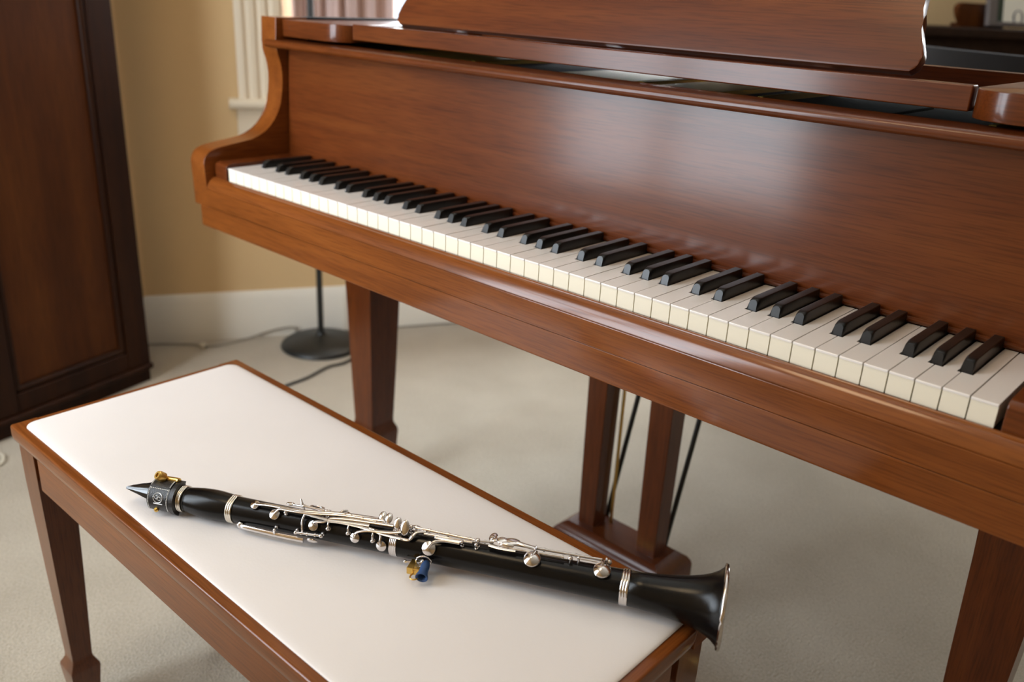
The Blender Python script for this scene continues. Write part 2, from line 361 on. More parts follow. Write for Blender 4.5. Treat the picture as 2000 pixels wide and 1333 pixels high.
# curtain drawn to the left of the window
def curtain(name, s0, s1, label):
    bm = bmesh.new(); n = 64; zs = [0.735, 1.1, 1.5, 1.9, 2.2]
    g = {}
    for side in (0, 1):
        for i in range(n+1):
            f = i/n; s = s0 + (s1-s0)*f
            off = -.020 + .013*math.sin(f*2*PI*5.3+.4) + .006*math.sin(f*2*PI*11.7)
            for j, z in enumerate(zs): g[side, i, j] = bm.verts.new(room(s, off + (.0025 if side else 0), z))
    for i in range(n):
        for j in range(len(zs)-1):
            bm.faces.new((g[0,i,j], g[0,i+1,j], g[0,i+1,j+1], g[0,i,j+1])); bm.faces.new((g[1,i,j], g[1,i,j+1], g[1,i+1,j+1], g[1,i+1,j]))
        bm.faces.new((g[0,i,0], g[1,i,0], g[1,i+1,0], g[0,i+1,0])); k = len(zs)-1
        bm.faces.new((g[0,i,k], g[0,i+1,k], g[1,i+1,k], g[1,i,k]))
    for i in (0, n):
        for j in range(len(zs)-1): bm.faces.new((g[0,i,j], g[0,i,j+1], g[1,i,j+1], g[1,i,j]))
    return tag(finish(name, bm, CURT, None, 80), label, 'curtain')
curtain('curtain', WS0+.03, .350, 'pleated mauve curtain hanging at the left of the window')

# ------------------------------------------------------------------ grand piano
PX, PY = 0.611, 0.5
piano = thing('grand_piano', 'polished reddish-brown mahogany grand piano with open keyboard', 'piano', (PX, PY, 0))
def pl(c): return Vector((c[0]-PX, c[1]-PY, c[2]+KZ))
def pbox(name, lo, hi, mat, bev=.0015, parent=None, seg=2):
    return box(name, lo, hi, mat, parent or piano, bev, seg, pl)
def pprism(name, prof, x0, x1, mat, bev=0, parent=None, sharp=35):   # prof in (y, z) swept along x
    return prism(name, prof, x0, x1, lambda p, q, t: pl((t, p, q)), mat, parent or piano, bev, sharp)
AL0, AL1 = -.088, -.043
# case arms (cheeks)
arm = [(-.018, -.0725), (-.0185, -.028), (-.0205, .000), (-.0190, .0095), (-.0145, .0170), (-.0080, .0225), (.0000, .0258), (.0100, .0278),
       (.035, .0315), (.055, .0340), (.075, .0370), (.090, .0408), (.103, .0475), (.114, .0560), (.124, .0670), (.132, .0800), (.1375, .0950),
       (.1410, .1120), (.1432, .1300), (.1436, .1450), (.1425, .1580), (.1400, .1700), (.1362, .1800), (.1338, .1880), (.1335, .2000), (.1350, .2416),
       (.20, .2416), (.20, -.0725)]
for x0, x1 in ((AL0, AL1), (1.222-AL1, 1.222-AL0)): pprism('arm', arm, x0, x1, WY, .0012)
# curved rim behind the arms
path = [(-.0655, .2001), (-.0655, .7), (-.0655, 1.25), (-.05, 1.42), (.02, 1.53), (.14, 1.575), (.28, 1.56), (.42, 1.47), (.58, 1.30), (.74, 1.14), (.92, 1.03), (1.10, .95), (1.22, .86), (1.278, .74), (1.2875, .60), (1.2875, .2001)]
sp = smooth_path([(x, y, 0) for x, y in path], 5)
bm = bmesh.new(); ring = []; inner = set()
for i, p in enumerate(sp):
    t = (sp[min(i+1, len(sp)-1)] - sp[max(i-1, 0)]).normalized(); nn = Vector((-t.y, t.x, 0))*.0225
    ring.append([bm.verts.new(pl((p.x+a*nn.x, p.y+a*nn.y, z))) for a, z in ((1, -.0725), (1, .2416), (-1, .2416), (-1, -.0725))])
    inner |= {ring[-1][2], ring[-1][3]}
for i in range(len(ring)-1):
    for k in range(4): bm.faces.new((ring[i][k], ring[i][(k+1) % 4], ring[i+1][(k+1) % 4], ring[i+1][k]))
bm.faces.new(ring[0][::-1]); bm.faces.new(ring[-1])
for f in bm.faces:
    if len(set(f.verts) & inner) >= 2: f.material_index = 1
finish('rim', bm, [WX, INNER], piano)
# keybed, keyslip
pprism('keybed', [(-.0185, -.1065), (-.0175, -.1090), (-.015, -.110), (.52, -.110), (.52, -.0728), (-.0150, -.0728), (-.0150, -.0716), (-.0186, -.0716), (-.0190, -.0721)], -.068, 1.290, SX, .002)
slip = [(-.0190, -.0708), (-.0195, -.0702), (-.0195, -.0420), (-.0190, -.0412), (-.0176, -.0410), (-.0176, -.0398)]
for k in range(13):
    f = k/12; bu = .0013*4*f*(1-f); slip.append((-.0186+.0090*f - bu*.87, -.0398+.0150*f + bu*.49))
slip += [(-.0082, -.0240), (-.0066, -.0236), (-.0060, -.0234), (-.0054, -.0222), (-.0046, -.0215), (-.0022, -.0215), (-.0018, -.0222), (-.0018, -.0708)]
pprism('key_slip', slip, AL1+.0005, 1.2645, SX, 0, sharp=30)
pbox('keybed_shim', (-.0665, -.0150, -.0728), (1.2885, -.0012, -.0704), FELT, 0)
# key blocks at either end
for x0, x1 in ((-.0415, -.0035), (1.2275, 1.2635)):
    kb = [(-.0012, -.0695), (-.0012, -.002), (.0005, .0025), (.004, .0050), (.010, .0062), (.1475, .0062), (.1475, -.0695)]
    pprism('key_block', kb, x0, x1, WX, .0015)
pbox('key_frame', (-.003, .003, -.068), (1.226, .30, -.026), FELT, 0)
# fallboard with bead and overhanging lip
pprism('fallboard', [(.1495, .0005), (.1575, .2018), (.172, .2018), (.166, .0005)], -.0405, 1.2625, WX, .0008)
pprism('fallboard_bead', [(.1500, .0075), (.1478, .0072), (.1462, .0058), (.1458, .0040), (.1466, .0022), (.1485, .0012), (.1500, .0010)], -.0405, 1.2625, WX)
lip = [(.150, .1905), (.140, .1903), (.1300, .1906), (.1255, .1918), (.1228, .1942), (.1220, .1975), (.1228, .2008), (.1252, .2032), (.1290, .2043), (.150, .2052), (.168, .2056), (.168, .2020), (.150, .2020)]
pprism('fallboard_lip', lip, -.066, 1.288, WX, .0025)
# keys: ebony offsets from the gaps between naturals
KW = .0235; G = .00055
names = 'ABCDEFG'; OFF = {'C': -.0020, 'D': .0030, 'F': -.0027, 'G': .0004, 'A': .0034}
NHW = .0070; YN = .0500; YB = .1490
def seq(i): return names[i % 7]
meshes = {}
def white_mesh(nm, first, last):
    key = (nm, first, last)
    if key in meshes: return meshes[key]
    l, r = G, KW-G; prev = names[(names.index(nm)-1) % 7]
    pts = [(l, 0), (r, 0)]
    if nm in OFF and not last: pts += [(r, YN), (KW+OFF[nm]-NHW, YN), (KW+OFF[nm]-NHW, YB)]
    else: pts += [(r, YB)]
    if prev in OFF and not first: pts += [(OFF[prev]+NHW, YB), (OFF[prev]+NHW, YN), (l, YN)]
    else: pts += [(l, YB)]
    bm = bmesh.new()
    def slab(z0, z1, y0, inset):
        q = [((x+inset if x == l else x-inset if x == r else x), (y0 if y == 0 else y)) for x, y in pts]
        A = [bm.verts.new((x, y, z0)) for x, y in q]; B = [bm.verts.new((x, y, z1)) for x, y in q]
        n = len(q)
        for i in range(n): bm.faces.new((A[i], A[(i+1) % n], B[(i+1) % n], B[i]))
        bm.faces.new(A[::-1]); return B, bm.faces.new(B)
    slab(-.0225, -.0024, .0009, .0001)
    for f in bm.faces: f.material_index = 1
    B, top = slab(-.0024, 0, 0, 0)
    es = [e for e in top.edges if all(v.co.y < YN+1e-6 for v in e.verts) and not any(v.co.y > YN-1e-6 for v in e.verts)]
    es += [e for v in B[:2] for e in v.link_edges if abs(e.verts[0].co.z-e.verts[1].co.z) > 1e-4]
    bmesh.ops.bevel(bm, geom=list(set(es)), offset=.0008, segments=3, profile=0.5, affect='EDGES')
    bmesh.ops.recalc_face_normals(bm, faces=bm.faces)
    me = bpy.data.meshes.new('white_key'); bm.to_mesh(me); bm.free(); me.materials.append(WHITE); me.materials.append(KFRONT)
    for f in me.polygons: f.use_smooth = True
    me.set_sharp_from_angle(angle=math.radians(40)); meshes[key] = me; return me
bm = bmesh.new()       # black key: arched sloping front, chamfered flat top
def arch(hw0, hw1, h, rad, n=6):
    q = [(-hw0, -.010), (-hw0, 0)]
    for k in range(n+1):
        a = PI - (PI/2)*k/n; q.append((-hw1+rad + rad*math.cos(a), h-rad + rad*math.sin(a)))
    for k in range(n+1):
        a = PI/2 - (PI/2)*k/n; q.append((hw1-rad + rad*math.cos(a), h-rad + rad*math.sin(a)))
    return q + [(hw0, 0), (hw0, -.010)]
secs = [(arch(.0054, .0045, .0108, .0041), lambda z: .0513 + max(z, 0)*.42), (arch(.00565, .0049, .0118, .0036), lambda z: .0524 + max(z, 0)*.42),
        (arch(.0058, .0050, .0124, .0016), lambda z: .0600 + max(z, 0)*.15), (arch(.0058, .0050, .0124, .0009), lambda z: .066),
        (arch(.0058, .0050, .0124, .0009), lambda z: .1462), (arch(.0056, .0047, .0119, .0009), lambda z: .1472)]
rings = [[bm.verts.new((x, fy(z), z)) for x, z in s] for s, fy in secs]
for a, b2 in zip(rings, rings[1:]):
    for k in range(len(a)): bm.faces.new((a[k], a[(k+1) % len(a)], b2[(k+1) % len(a)], b2[k]))
bm.faces.new(rings[0][::-1]); bm.faces.new(rings[-1]); bmesh.ops.recalc_face_normals(bm, faces=bm.faces)
bme = bpy.data.meshes.new('black_key'); bm.to_mesh(bme); bm.free(); bme.materials.append(BLACK)
for f in bme.polygons: f.use_smooth = True
bme.set_sharp_from_angle(angle=math.radians(28))
for i in range(52):
    nm = seq(i)
    o = bpy.data.objects.new('white_key', white_mesh(nm, i == 0, i == 51)); C.objects.link(o); o.parent = piano
    o.location = pl((i*KW, 0, random.uniform(-.0002, .0002))); wn(o)
for i in range(51):
    nm = seq(i)
    if nm in OFF:
        o = bpy.data.objects.new('black_key', bme); C.objects.link(o); o.parent = piano
        o.location = pl(((i+1)*KW+OFF[nm], 0, random.uniform(-.0002, .0002)))
# music shelf: side panels with rounded inner corners, front rail, tray, back bar
def side_panel(flip):
    q = [(-.0425, .148), (.078, .148)]
    for k in range(9):
        a = -PI/2 + (PI/2)*k/8; q.append((.086 + .040*math.cos(a), .188 + .040*math.sin(a)))
    q += [(.126, .52), (-.0425, .52)]
    if flip: q = [(1.222-x, y) for x, y in q]
    bm = bmesh.new(); add_prism(bm, q, .2105, .2385, lambda p_, q_, t: pl((p_, q_, t)), .0012); finish('music_shelf_panel', bm, WX, piano, 30)
side_panel(False); side_panel(True)
pbox('music_rail', (.1270, .170, .2155), (1.0950, .186, .2405), WX, .0016)
pbox('music_tray', (.1295, .1865, .2160), (1.0925, .470, .2200), FELT, .0005)
pbox('tray_back_bar', (.1295, .4705, .2190), (1.0925, .490, .2400), WX, .001)
# music desk
def desk_hw(t):
    K = [(0, .408), (.004, .413), (.012, .416), (.020, .4165), (.035, .410), (.055, .402), (.08, .399), (.12, .396), (.17, .385), (.20, .36), (.215, .30), (.222, .2), (.225, 0.02)]
    for (a, x), (b_, y) in zip(K, K[1:]):
        if a <= t <= b_: return x + (y-x)*(t-a)/(b_-a)
ts = [0, .004, .008, .012, .016, .020, .027, .035, .045, .055, .067, .08, .1, .12, .145, .17, .186, .2, .209, .215, .222, .225]
out_ = [(desk_hw(t), t) for t in ts] + [(-desk_hw(t), t) for t in reversed(ts)]
TL = math.radians(23)
def dk(p_, q_, t): # p=x offset, q along board, t thickness (towards the back)
    return pl((.611+p_, .205 + q_*math.sin(TL) + t*math.cos(TL), .2455 + q_*math.cos(TL) - t*math.sin(TL)))
prism('music_desk', out_, 0, .014, dk, WD, piano, .0025, 30)
for x in (.32, .902):
    bm = bmesh.new(); add_box(bm, (x-.032, .194, .2200), (x+.032, .218, .2215), .0004, 1, pl); pass
    for k in range(5): add_tube(bm, [pl((x-.032+.0128*k+.0008, .2020, .2350)), pl((x-.032+.0128*(k+1)-.0008, .2020, .2350))], .0022, 10)
    finish('desk_hinge', bm, HINGE, piano)
pbox('desk_stay', (.600, .215, .2202), (.622, .330, .2260), WY, .001)
pbox('desk_stay', (.300, .222, .2202), (.318, .330, .2260), WY, .001)
pbox('desk_stay', (.904, .222, .2202), (.922, .330, .2260), WY, .001)
# inside the case
pbox('stretcher', (-.0425, .1905, -.02), (1.2645, .215, .150), DK, .001)
pbox('pin_block', (-.0425, .2155, .08), (1.2645, .42, .135), DK, .001)
bm = bmesh.new()
ins = [(-.042, .42), (1.264, .42), (1.264, .62), (1.24, .76), (1.17, .86), (1.08, .93), (.90, 1.00), (.72, 1.11), (.56, 1.27), (.40, 1.44), (.27, 1.53), (.14, 1.55), (.04, 1.50), (-.03, 1.40), (-.042, 1.25)]
add_prism(bm, ins, .05, .085, lambda p_, q_, t: pl((p_, q_, t))); finish('cast_plate', bm, GOLD, piano)
for x0, x1, m in ((.16, .36, GOLD), (.372, .52, FELT), (.53, .66, GOLD), (.70, .79, GOLD), (.80, .83, FELT), (.86, .99, GREEN), (1.0, 1.10, GREEN), (1.12, 1.25, FELT)):
    pbox('plate_section' if m is GOLD else 'felt_strip', (x0, .216, .1355), (x1, .40, .200 if m is GOLD else .196), m, .001)
for x in (.365, .678, .85, 1.108): pbox('plate_strut', (x-.004, .216, .1355), (x+.004, .40, .2015), GOLD, .001)
# legs: tapered square legs with a block foot and caster
def leg(cx):
    L = thing('leg', 'x', 'x'); del L['label']; del L['category']; L.name = 'piano_leg'; L.parent = piano
    y0 = .312; cy = y0
    secs = [(-.110, .047), (-.30, .0385), (-.45, .0340), (-.578, .0300), (-.586, .0305), (-.600, .0365), (-.606, .0375), (-.668, .0340), (-.672, .031)]
    bm = bmesh.new(); R = []
    for z, h in secs:
        R.append([bm.verts.new(pl((cx+a*h, cy+b_*h, z))) for a, b_ in ((-1, -1), (1, -1), (1, 1), (-1, 1))])
    for a, b2 in zip(R, R[1:]):
        for k in range(4): bm.faces.new((a[k], a[(k+1) % 4], b2[(k+1) % 4], b2[k]))
    bm.faces.new(R[0]); bm.faces.new(R[-1][::-1])
    es = [e for e in bm.edges if abs(e.verts[0].co.z-e.verts[1].co.z) > .004]
    bmesh.ops.bevel(bm, geom=es, offset=.0012, segments=2, affect='EDGES')
    finish('shaft', bm, WZ, L)
    bm = bmesh.new()
    add_lathe(bm, [(-.016, .010), (-.016, .024), (-.010, .0275), (.010, .0275), (.016, .024), (.016, .010)], lambda t, r, a: pl((cx+t, cy+r*math.cos(a), -.7065+r*math.sin(a))), 20)
    add_box(bm, (cx-.022, cy-.018, -.692), (cx+.022, cy+.018, -.6715), .002, 1, pl)
    finish('caster', bm, BRASS, L)
    return L
leg(-.0035); leg(1.2255)
def tail_leg():
    cx, cy = .20, 1.30
    bm = bmesh.new(); R = []
    for z, h in [(-.0725, .047), (-.45, .034), (-.6, .030), (-.606, .0375), (-.672, .034), (-.735, .03)]:
        R.append([bm.verts.new(pl((cx+a*h, cy+b_*h, z))) for a, b_ in ((-1, -1), (1, -1), (1, 1), (-1, 1))])
    for a, b2 in zip(R, R[1:]):
        for k in range(4): bm.faces.new((a[k], a[(k+1) % 4], b2[(k+1) % 4], b2[k]))
    bm.faces.new(R[0]); bm.faces.new(R[-1][::-1]); finish('piano_leg', bm, WZ, piano)
tail_leg()
# underside beams
pbox('soundboard', (-.042, .53, -.040), (1.20, .86, -.030), WX, 0); 
for x in (.2, .6, 1.0): pbox('beam', (x-.03, .5205, -.11), (x+.03, .86, -.0405), WY, .001)
# pedal lyre
lyre = bpy.data.objects.new('pedal_lyre', None); C.objects.link(lyre); lyre.parent = piano
def lbox(name, lo, hi, mat, bev=.001): return box(name, lo, hi, mat, lyre, bev, 2, pl)
lbox('lyre_block', (.500, .345, -.135), (.735, .43, -.1105), WX)
for x0, x1 in ((.5325, .5705), (.6625, .7035)):
    bm = bmesh.new(); R = []
    for z, e in ((-.135, .003), (-.603, -.001)):
        R.append([bm.verts.new(pl(q+(z,))) for q in ((x0-e, .360-e), (x1+e, .360-e), (x1+e, .399+e), (x0-e, .399+e))])
    for k in range(4): bm.faces.new((R[0][k], R[0][(k+1) % 4], R[1][(k+1) % 4], R[1][k]))
    bm.faces.new(R[0]); bm.faces.new(R[1][::-1])
    bmesh.ops.bevel(bm, geom=[e for e in bm.edges if abs(e.verts[0].co.z-e.verts[1].co.z) > .1], offset=.001, segments=1, affect='EDGES')
    finish('lyre_post', bm, WZ, lyre)
bm = bmesh.new(); R = []
for z, x0, x1, y0, y1 in ((-.603, .522, .715, .346, .412), (-.607, .516, .722, .340, .417), (-.614, .507, .731, .332, .426), (-.622, .501, .737, .327, .431), (-.630, .499, .739, .325, .433), (-.662, .499, .739, .325, .433)):
    R.append([bm.verts.new(pl(q+(z,))) for q in ((x0, y0), (x1, y0), (x1, y1), (x0, y1))])
for a, b2 in zip(R, R[1:]):
    for k in range(4): bm.faces.new((a[k], a[(k+1) % 4], b2[(k+1) % 4], b2[k]))
bm.faces.new(R[0]); bm.faces.new(R[-1][::-1]); finish('lyre_base', bm, WX, lyre, 28)
for x, zr in ((.56, -.55), (.69, -.608)):
    y0, z0 = .415, -.606
    tube('lyre_brace', [pl((x, y0, z0)), pl((x, y0 + (.4960)*.272, -.1105))], .0046, IRON, lyre, 12)
for x in (.5805,):
    tube('pedal_rod', [pl((x, .400, -.606)), pl((x, .400, -.111))], .0030, BRASS, lyre, 10)
for x in (.575, .618, .662):
    prof = [(-.010, -.668), (.010, -.668), (.010, -.663), (-.010, -.663)]
    bm = bmesh.new(); ys = [.43, .34, .30, .27, .245, .235]; ws = [.008, .008, .009, .014, .014, .008]; R = []
    for y, wd in zip(ys, ws):
        z = -.672 - .006*max(0, (.34-y)/.1)
        R.append([bm.verts.new(pl((x+a*wd, y, z+b_))) for a, b_ in ((-1, -.003), (1, -.003), (1, .003), (-1, .003))])
    for a, b2 in zip(R, R[1:]):
        for k in range(4): bm.faces.new((a[k], a[(k+1) % 4], b2[(k+1) % 4], b2[k]))
    bm.faces.new(R[0]); bm.faces.new(R[-1][::-1]); finish('pedal', bm, BRASS, lyre)

# ------------------------------------------------------------------ bench
BZT = KZ-.262
bcx, bcy = .6185, -.2745; hl, hw_ = .431, .1695
bench = thing('piano_bench', 'reddish-brown wooden piano bench with cream vinyl padded seat', 'bench', (bcx, bcy, 0), math.radians(.9))
def bb(name, lo, hi, mat, bev=.002, parent=None): return box(name, lo, hi, mat, parent or bench, bev, 3)
# top frame: four rails with rounded edges, recessed centre
def toprail(name, along, a0, a1, sgn):
    prof = [(0, -.030), (.004, -.034)]
    prof = [(.034, 0), (.034, -.026), (.006, -.026), (.0030, -.0245), (.0010, -.020), (0, -.014), (0, -.0030), (.0004, -.0014), (.0014, -.0004), (.0030, 0)]
    if along == 'x': fn = lambda p_, q_, t: Vector((t, sgn*(hw_-p_), BZT+q_))
    else: fn = lambda p_, q_, t: Vector((sgn*(hl-p_), t, BZT+q_))
    return prism(name, prof, a0, a1, fn, BX if along == 'x' else BY, bench, .0008)
toprail('top_rail', 'x', -hl, hl, -1); toprail('top_rail', 'x', -hl, hl, 1)
toprail('top_rail', 'y', -hw_+.0345, hw_-.0345, -1); toprail('top_rail', 'y', -hw_+.0345, hw_-.0345, 1)
# padded seat: rounded-corner cushion with a soft domed top
bm = bmesh.new(); px_, py_ = hl-.0125, hw_-.0135; rc = .016
def rrect(ix):
    q = []; r = max(rc-ix*.6, .004)
    for cx_, cy_, a0 in ((px_-ix-r, py_-ix-r, 0), (-(px_-ix-r), py_-ix-r, PI/2), (-(px_-ix-r), -(py_-ix-r), PI), (px_-ix-r, -(py_-ix-r), 1.5*PI)):
        for k in range(7):
            a = a0 + PI/2*k/6; q.append((cx_+r*math.cos(a), cy_+r*math.sin(a)))
    return q
levels = [(.003, -.004), (.0006, .000), (0, .0008), (.0006, .0016), (.0025, .0025), (.006, .0032), (.012, .0038), (.025, .0042), (.05, .0044), (.09, .0045), (.13, .0045)]
rg = [[bm.verts.new((x, y-.0020, BZT+.0002+z)) for x, y in rrect(ix)] for ix, z in levels]
for a, b2 in zip(rg, rg[1:]):
    for k in range(len(a)): bm.faces.new((a[k], a[(k+1) % len(a)], b2[(k+1) % len(a)], b2[k]))
bm.faces.new(rg[0][::-1]); bm.faces.new(rg[-1]); finish('seat_pad', bm, VINYL, bench, 60)
bb('seat_panel', (-hl+.0345, -hw_+.0345, BZT-.022), (hl-.0345, hw_-.0345, BZT-.004), BX, .001)
ax_, ay_ = hl-.0145, hw_-.0135
for sgn in (-1, 1):
    bb('apron', (-ax_+.050, sgn*ay_-.009, BZT-.074), (ax_-.050, sgn*ay_+.009, BZT-.0262), BX, .0015)
    bb('apron', (sgn*ax_-.009, -ay_+.050, BZT-.074), (sgn*ax_+.009, ay_-.050, BZT-.0262), BY, .0015)
def bleg(sx, sy):
    L = bpy.data.objects.new('leg', None); C.objects.link(L); L.parent = bench
    cx_, cy_ = sx*(hl-.0290), sy*(hw_-.0280)
    zt = BZT-.0263
    secs = [(zt, .0230, 0), (zt-.055, .0225, 0), (zt-.20, .0185, 0), (.098, .0140, 0), (.092, .0145, 0), (.080, .0205, 0), (.076, .0210, 0), (.022, .0165, 0), (.016, .0155, 0)]
    bm = bmesh.new(); R = []
    for z, h, _ in secs: R.append([bm.verts.new((cx_+a*h, cy_+b_*h, z)) for a, b_ in ((-1, -1), (1, -1), (1, 1), (-1, 1))])
    for a, b2 in zip(R, R[1:]):
        for k in range(4): bm.faces.new((a[k], a[(k+1) % 4], b2[(k+1) % 4], b2[k]))
    bm.faces.new(R[0]); bm.faces.new(R[-1][::-1])
    bmesh.ops.bevel(bm, geom=[e for e in bm.edges if abs(e.verts[0].co.z-e.verts[1].co.z) > .002], offset=.0008, segments=2, affect='EDGES')
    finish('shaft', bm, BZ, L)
    lathe('glide', [(.0155, .006), (.010, .006), (.008, .016), (.003, .018), (.0005, .016), (.0003, .010)], lambda t, r, a: Vector((cx_+r*math.cos(a), cy_+r*math.sin(a), t)), STEEL, L, 20)
for sx in (-1, 1):
    for sy in (-1, 1): bleg(sx, sy)

# ------------------------------------------------------------------ clarinet (local x along the bore, z up, -y towards the viewer)
cl = thing('clarinet', 'black wooden clarinet with silver keys lying across the cream bench seat', 'clarinet')
axv = Vector((.8888, .4581, .0119)).normalized(); zv = Vector((-.0105, -.0054, .9999)); yv = zv.cross(axv).normalized(); zv = axv.cross(yv).normalized()
mw = Matrix((axv, yv, zv)).transposed().to_4x4(); mw.translation = Vector((.4762, -.4230, -.2410+KZ)); cl.matrix_world = mw
def cy(u, th, r):
    a = math.radians(th); return Vector((u, -r*math.sin(a), r*math.cos(a)))
def ax_l(t, r, a): return Vector((t, r*math.cos(a), r*math.sin(a)))
# mouthpiece: beak cut flat towards the tip
bm = bmesh.new(); seg = 28; rg = []
for u, r in ((.0015, .0062), (.004, .0068), (.010, .0078), (.020, .0098), (.030, .0117), (.038, .0128), (.044, .0133), (.056, .0136), (.066, .0136), (.0705, .0136)):
    ring_ = []
    for k in range(seg):
        a = 2*PI*k/seg; q = Vector((u, r*math.cos(a), r*math.sin(a)))
        # beak: the slope faces away from the table on the far side, the reed flat lies below
        fu = min(1, u/.043); hi = .0003 + .0128*(1-(1-fu)**1.5); lo = -.0010 - .0085*min(1, u/.040)
        if u < .043: q.z = min(q.z, hi)
        if u < .060: q.z = max(q.z, lo)
        ring_.append(bm.verts.new(Matrix.Rotation(math.radians(-35), 3, 'X') @ q))
    rg.append(ring_)
for a, b2 in zip(rg, rg[1:]):
    for k in range(seg): bm.faces.new((a[k], a[(k+1) % seg], b2[(k+1) % seg], b2[k]))
bm.faces.new(rg[0][::-1]); bm.faces.new(rg[-1]); finish('mouthpiece', bm, EBON, cl, 30)
# leather ligature with stitching and brass screws
lig = bpy.data.objects.new('ligature', None); C.objects.link(lig); lig.parent = cl
def band(name, u0, u1, th0, th1, r0, r1, mat, parent, n=28, skew=0.0):
    bm = bmesh.new(); R = []
    for i in range(n+1):
        th = th0 + (th1-th0)*i/n; s = skew*(i/n-.5)
        R.append([bm.verts.new(cy(u+s, th, r)) for u, r in ((u0, r0), (u1, r0), (u1, r1), (u0, r1))])
    for a, b2 in zip(R, R[1:]):
        for k in range(4): bm.faces.new((a[k], a[(k+1) % 4], b2[(k+1) % 4], b2[k]))
    bm.faces.new(R[0][::-1]); bm.faces.new(R[-1])
    return finish(name, bm, mat, parent, 40)
band('strap', .0375, .0650, -170, 170, .0138, .0172, LEATH, lig, 48)
band('strap_patch', .0380, .0645, 30, 120, .0171, .0188, LEATH, lig, 20)
band('strap_tab', .0385, .0640, -22, 34, .0171, .0196, LEATH, lig, 14)
band('strap_keeper', .0650, .0702, -30, 150, .0140, .0192, LEATH, lig, 30)
def stitches(u0, th0, u1, th1, n, r=.0193):
    bm = bmesh.new()
    for i in range(n):
        f0, f1 = (i+.15)/n, (i+.75)/n
        add_tube(bm, [cy(u0+(u1-u0)*f0, th0+(th1-th0)*f0, r), cy(u0+(u1-u0)*f1, th0+(th1-th0)*f1, r)], .00055, 6)
    o = finish('stitching', bm, THREAD, lig); return o
stitches(.0396, 34, .0396, 116, 16, .0189); stitches(.0630, 34, .0630, 116, 16, .0189); stitches(.0396, -18, .0396, 30, 9, .0197); stitches(.0630, -18, .0630, 30, 9, .0197); stitches(.040, 37, .0626, 37, 10, .0189)
# round embossed emblem with a bar beneath it
bm = bmesh.new()
def onpatch(du, dth): return cy(.0520+du*1.35, 68+dth*1.2, .0190)
cir = lambda cu, ct, ru, rt, n=18: [onpatch(cu+ru*math.cos(2*PI*k/n), ct+rt*math.sin(2*PI*k/n)) for k in range(n)]
add_tube(bm, cir(0, 0, .0042, 14), .0005, 6, closed=True); add_tube(bm, cir(-.0016, -2, .0013, 5), .0003, 6, closed=True)
add_tube(bm, cir(.0014, 2, .0013, 5), .0003, 6, closed=True); add_tube(bm, [onpatch(-.0012, 5), onpatch(.0002, -1), onpatch(.0012, -8)], .0003, 6)
add_tube(bm, [onpatch(-.0038, 17), onpatch(.0044, 17)], .0006, 6)
finish('emblem', bm, FOIL, lig)
def screw(name, pos, direction, r, ln, mat, parent, hole=True):
    d = Vector(direction).normalized(); q = d.to_track_quat('Z', 'Y').to_matrix()
    prof = [(0, r*.55), (0, r*.8), (ln*.15, r), (ln*.75, r), (ln, r*.8), (ln, r*.42), (ln*.7, r*.36)] if hole else [(0, r*.5), (ln*.2, r), (ln*.8, r), (ln, r*.5)]
    return lathe(name, prof, lambda t, rr, a: Vector(pos) + q @ Vector((rr*math.cos(a), rr*math.sin(a), t)), mat, parent, 18)
tube('brass_bar', [cy(.0450, -8, .0200), cy(.0640, -10, .0205)], .0028, BRASS, lig, 12)
screw('thumb_screw', cy(.0485, -6, .0205), (-.40, -.62, .65), .0056, .0105, BRASS, lig)
screw('bar_end', cy(.0640, -10, .0205), (.9, -.3, -.1), .0030, .0030, BRASS, lig, False)
screw('thumb_screw', cy(.0500, 116, .0180), (-.5, -.5, -.2), .0026, .0046, BRASS, lig, False)
# wooden joints
lathe('barrel', [(.0765, .0130), (.0772, .0136), (.084, .0146), (.095, .0160), (.106, .0167), (.116, .0166), (.126, .0158), (.1325, .0150)], ax_l, GREN, cl, 48)
lathe('upper_joint', [(.1400, .0138), (.1406, .0143), (.17, .0141), (.24, .0139), (.30, .0141), (.3235, .0145)], ax_l, GREN, cl, 48)
lathe('lower_joint', [(.3315, .0145), (.332, .0149), (.36, .0147), (.43, .0149), (.50, .0156), (.55, .0166), (.5635, .0170)], ax_l, GREN, cl, 48)
bell = [(.5715, .0166), (.572, .0172), (.585, .0178), (.600, .0190), (.615, .0209), (.628, .0233), (.639, .0262), (.647, .0292), (.653, .0325), (.657, .0360), (.6595, .0388),
        (.6610, .0388), (.6605, .0372), (.656, .0330), (.650, .0285), (.640, .0240), (.620, .0190), (.590, .0150)]
lathe('bell', bell, ax_l, GREN, cl, 64, cap=False, sharp=50)
def ringlet(name, u0, u1, r, mat, grooves=2):
    prof = [(u0, r-.0016), (u0, r-.0002)]; n = 24
    for i in range(n+1):
        f = i/n; prof.append((u0+(u1-u0)*f, r + .00045*abs(math.sin(PI*f*grooves))))
    prof += [(u1, r-.0002), (u1, r-.0016)]
    return lathe(name, prof, ax_l, mat, cl, 48)
ringlet('barrel_ring', .0702, .0764, .0146, STEEL, 3)
ringlet('barrel_ring', .1326, .1399, .0153, STEEL, 3)
ringlet('joint_ring', .3236, .3314, .0153, SILVER, 4)
ringlet('joint_ring', .5636, .5714, .0176, SILVER, 3)
bm = bmesh.new(); add_tube(bm, [ax_l(.6606, .0392, 2*PI*k/72) for k in range(72)], .0023, 10, closed=True); finish('bell_ring', bm, SILVER, cl, 80)
